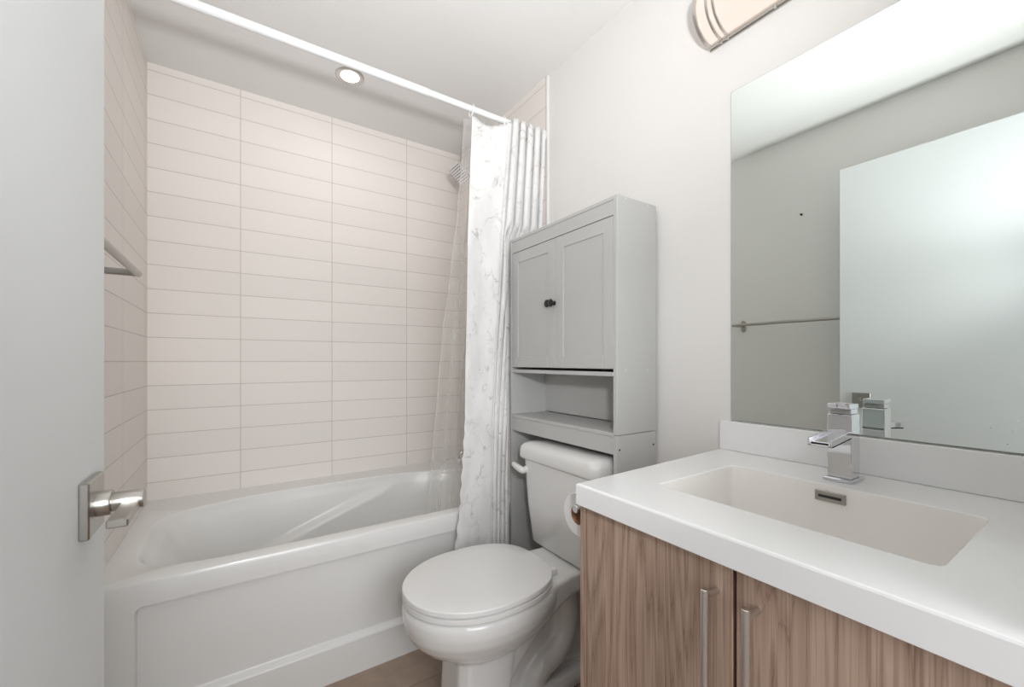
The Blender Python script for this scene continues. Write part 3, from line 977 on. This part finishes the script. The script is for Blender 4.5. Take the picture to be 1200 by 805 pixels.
# open trough spout: floor, two sides, end shell with a slot
mb = MB()
zs = H - 0.150
ms = Matrix.Translation((1.071, 0.357, zs)) @ Matrix.Rotation(math.radians(-5), 4, 'Y')
mb.box(-0.098, 0, -0.0215, 0.0215, -0.012, -0.008, bev=0.0008, mtx=ms)
mb.box(-0.098, 0, -0.0215, -0.0185, -0.012, 0.004, bev=0.0008, mtx=ms)
mb.box(-0.098, 0, 0.0185, 0.0215, -0.012, 0.004, bev=0.0008, mtx=ms)
mb.box(-0.096, 0, -0.0185, 0.0185, -0.0045, -0.0025, bev=0.0005, mtx=ms)
mb.box(-0.098, -0.0955, -0.0185, -0.0150, -0.012, -0.0025, mtx=ms)
mb.box(-0.098, -0.0955, 0.0150, 0.0185, -0.012, -0.0025, mtx=ms)
so = mb.build('spout', M['chrome'], fa)
mb = MB()
mb.box(-0.0965, -0.05, -0.0180, 0.0180, -0.0078, -0.0047, mtx=ms)
mb.build('spout_slot', M['dark'], so)
mb = MB()
mb.box(1.074, 1.113, 0.3375, 0.3765, H - 0.1115, H - 0.1005, bev=0.001)
mb.build('handle_block', M['chrome'], fa)
mb = MB()
mh = Matrix.Translation((1.10, 0.357, H - 0.0983)) @ Matrix.Rotation(math.radians(1), 4, 'Y')
mb.box(-0.036, 0.014, -0.0200, 0.0200, -0.002, 0.0005, bev=0.0006, mtx=mh)
mb.box(-0.036, 0.014, -0.0200, -0.0175, 0.0, 0.008, bev=0.0006, mtx=mh)
mb.box(-0.036, 0.014, 0.0175, 0.0200, 0.0, 0.008, bev=0.0006, mtx=mh)
mb.box(0.0115, 0.014, -0.0175, 0.0175, 0.0, 0.008, bev=0.0006, mtx=mh)
mb.build('lever', M['chrome'], fa)

# ------------------------------------------------------------ paper holder and roll on the vanity's end panel
ph = thing('paper_holder', 'chrome paper holder post on the walnut vanity end panel', 'toilet paper holder', (0.78, 0.667, H - 0.35))
mb = MB()
mb.lathe([(0, 0.022), (0.006, 0.022), (0.008, 0.018), (0.008, 0)], (0.785, 0.6665, H - 0.337), (0, 1, 0), 24)
mb.tube([(0.785, 0.672, H - 0.337), (0.785, 0.700, H - 0.337), (0.783, 0.710, H - 0.337), (0.775, 0.7155, H - 0.337), (0.765, 0.7165, H - 0.337)], 0.007, 14)
mb.build('mount', M['chrome'], ph)
mb = MB()
mb.lathe([(0, 0.006), (0.109, 0.006), (0.110, 0.0095), (0.122, 0.0095), (0.124, 0.008), (0.124, 0)], (0.770, 0.7165, H - 0.337), (-1, 0, 0), 20)
mb.build('spindle', M['chrome'], ph)
pr = thing('toilet_paper_roll', 'white toilet paper roll hanging beside the vanity', 'toilet paper', (0.705, 0.7165, H - 0.352))
pc = (0.7165, H - 0.352)
def ann(x, r): return [(x, pc[0] + r * math.cos(2 * PI * k / 48), pc[1] + r * math.sin(2 * PI * k / 48)) for k in range(48)]
mb = MB()
mb.loft([ann(0.655, 0.0222), ann(0.655, 0.048), ann(0.657, 0.0495), ann(0.753, 0.0495), ann(0.755, 0.048), ann(0.755, 0.0222)], False, False)
mb.build('paper', M['paper'], pr)
mb = MB()
mb.loft([ann(0.6545, 0.0205), ann(0.6545, 0.0222), ann(0.7555, 0.0222), ann(0.7555, 0.0205), ann(0.6545, 0.0205)], False, False)
mb.build('cardboard_core', M['card'], pr)

# ------------------------------------------------------------ mirror and vanity light
mi = thing('wall_mirror', 'large frameless mirror above the backsplash', 'mirror', (XR, 0.35, H - 0.17))
MY1, MZ0, MZ1 = 0.6585, H - 0.1685, H + 0.779
bx(1.1945, 1.1998, 0.0335, MY1, MZ0, MZ1, bev=0.0006, seg=1).build('glass_backing', M['glassedge'], mi, smooth=False)
mb = MB()
b = mb.bm
vs_ = [b.verts.new(p) for p in ((1.1942, 0.035, MZ0 + 0.0015), (1.1942, MY1 - 0.0012, MZ0 + 0.0015), (1.1942, MY1 - 0.0012, MZ1 - 0.0015), (1.1942, 0.035, MZ1 - 0.0015))]
b.faces.new(vs_)
mb.build('mirror_glass', M['mirror'], mi, smooth=False)
for y, z, r in ((0.1255, H - 0.108, 0.0016), (0.1595, H - 0.126, 0.0013), (0.133, H - 0.129, 0.002), (0.139, H - 0.153, 0.0012)):
    mb = MB()
    mb.lathe([(0, r), (0.0002, r * 0.8), (0.0003, 0)], (1.1941, y, z), (-1, 0, 0), 10)
    mb.build('dried_speck', M['speck'], mi)

vl = thing('vanity_light', 'half-round lit glass bath bar light with nickel bands above the mirror', 'wall light', (XR, 0.41, H + 1.02))
LY0, LY1, LZ, LH, LD = 0.10, 0.722, H + 1.022, 0.080, 0.088


def arc(rz, rx, y, n=28):
    return [(XR - 0.006 - rx * math.sin(PI * k / n), y, LZ - rz * math.cos(PI * k / n)) for k in range(n + 1)]


mb = MB()
mb.loft([arc(LH - 0.004, LD - 0.004, y) for y in (LY0 + 0.004, LY1 - 0.004)])
mb.build('glass_shade', M['shade'], vl, angle=50)


def band(y0, y1, t, name):
    mb = MB()
    mb.loft([arc(LH - 0.003, LD - 0.003, y0), arc(LH + t, LD + t, y0), arc(LH + t, LD + t, y1), arc(LH - 0.003, LD - 0.003, y1), arc(LH - 0.003, LD - 0.003, y0)], False, False)
    mb.build(name, M['satin'], vl, angle=40)


for y0, y1 in ((LY1 - 0.009, LY1), (LY0, LY0 + 0.009)):
    band(y0, y1, 0.004, 'end_band')
for y in (0.682, 0.663, 0.14, 0.159):
    band(y - 0.0028, y + 0.0028, 0.003, 'ring_band')
bx(XR - 0.006, XR, LY0, LY1, LZ - LH - 0.008, LZ + LH + 0.008, bev=0.001, seg=1).build('back_plate', M['satin'], vl, smooth=False)
for z in (LZ - LH - 0.002, LZ + LH - 0.002):
    bx(XR - 0.018, XR - 0.006, LY0 + 0.002, LY1 - 0.002, z - 0.002, z + 0.006, bev=0.001, seg=1).build('rail', M['satin'], vl, smooth=False)
for y in (0.682, 0.663, 0.536, 0.28, 0.14, 0.159):
    mb = MB()
    mb.lathe([(0, 0.0035), (0.005, 0.0035), (0.0065, 0.0)], (XR - 0.013, y, LZ - LH - 0.004), (0, 0, -1), 12)
    mb.build('thumb_screw', M['satin'], vl)
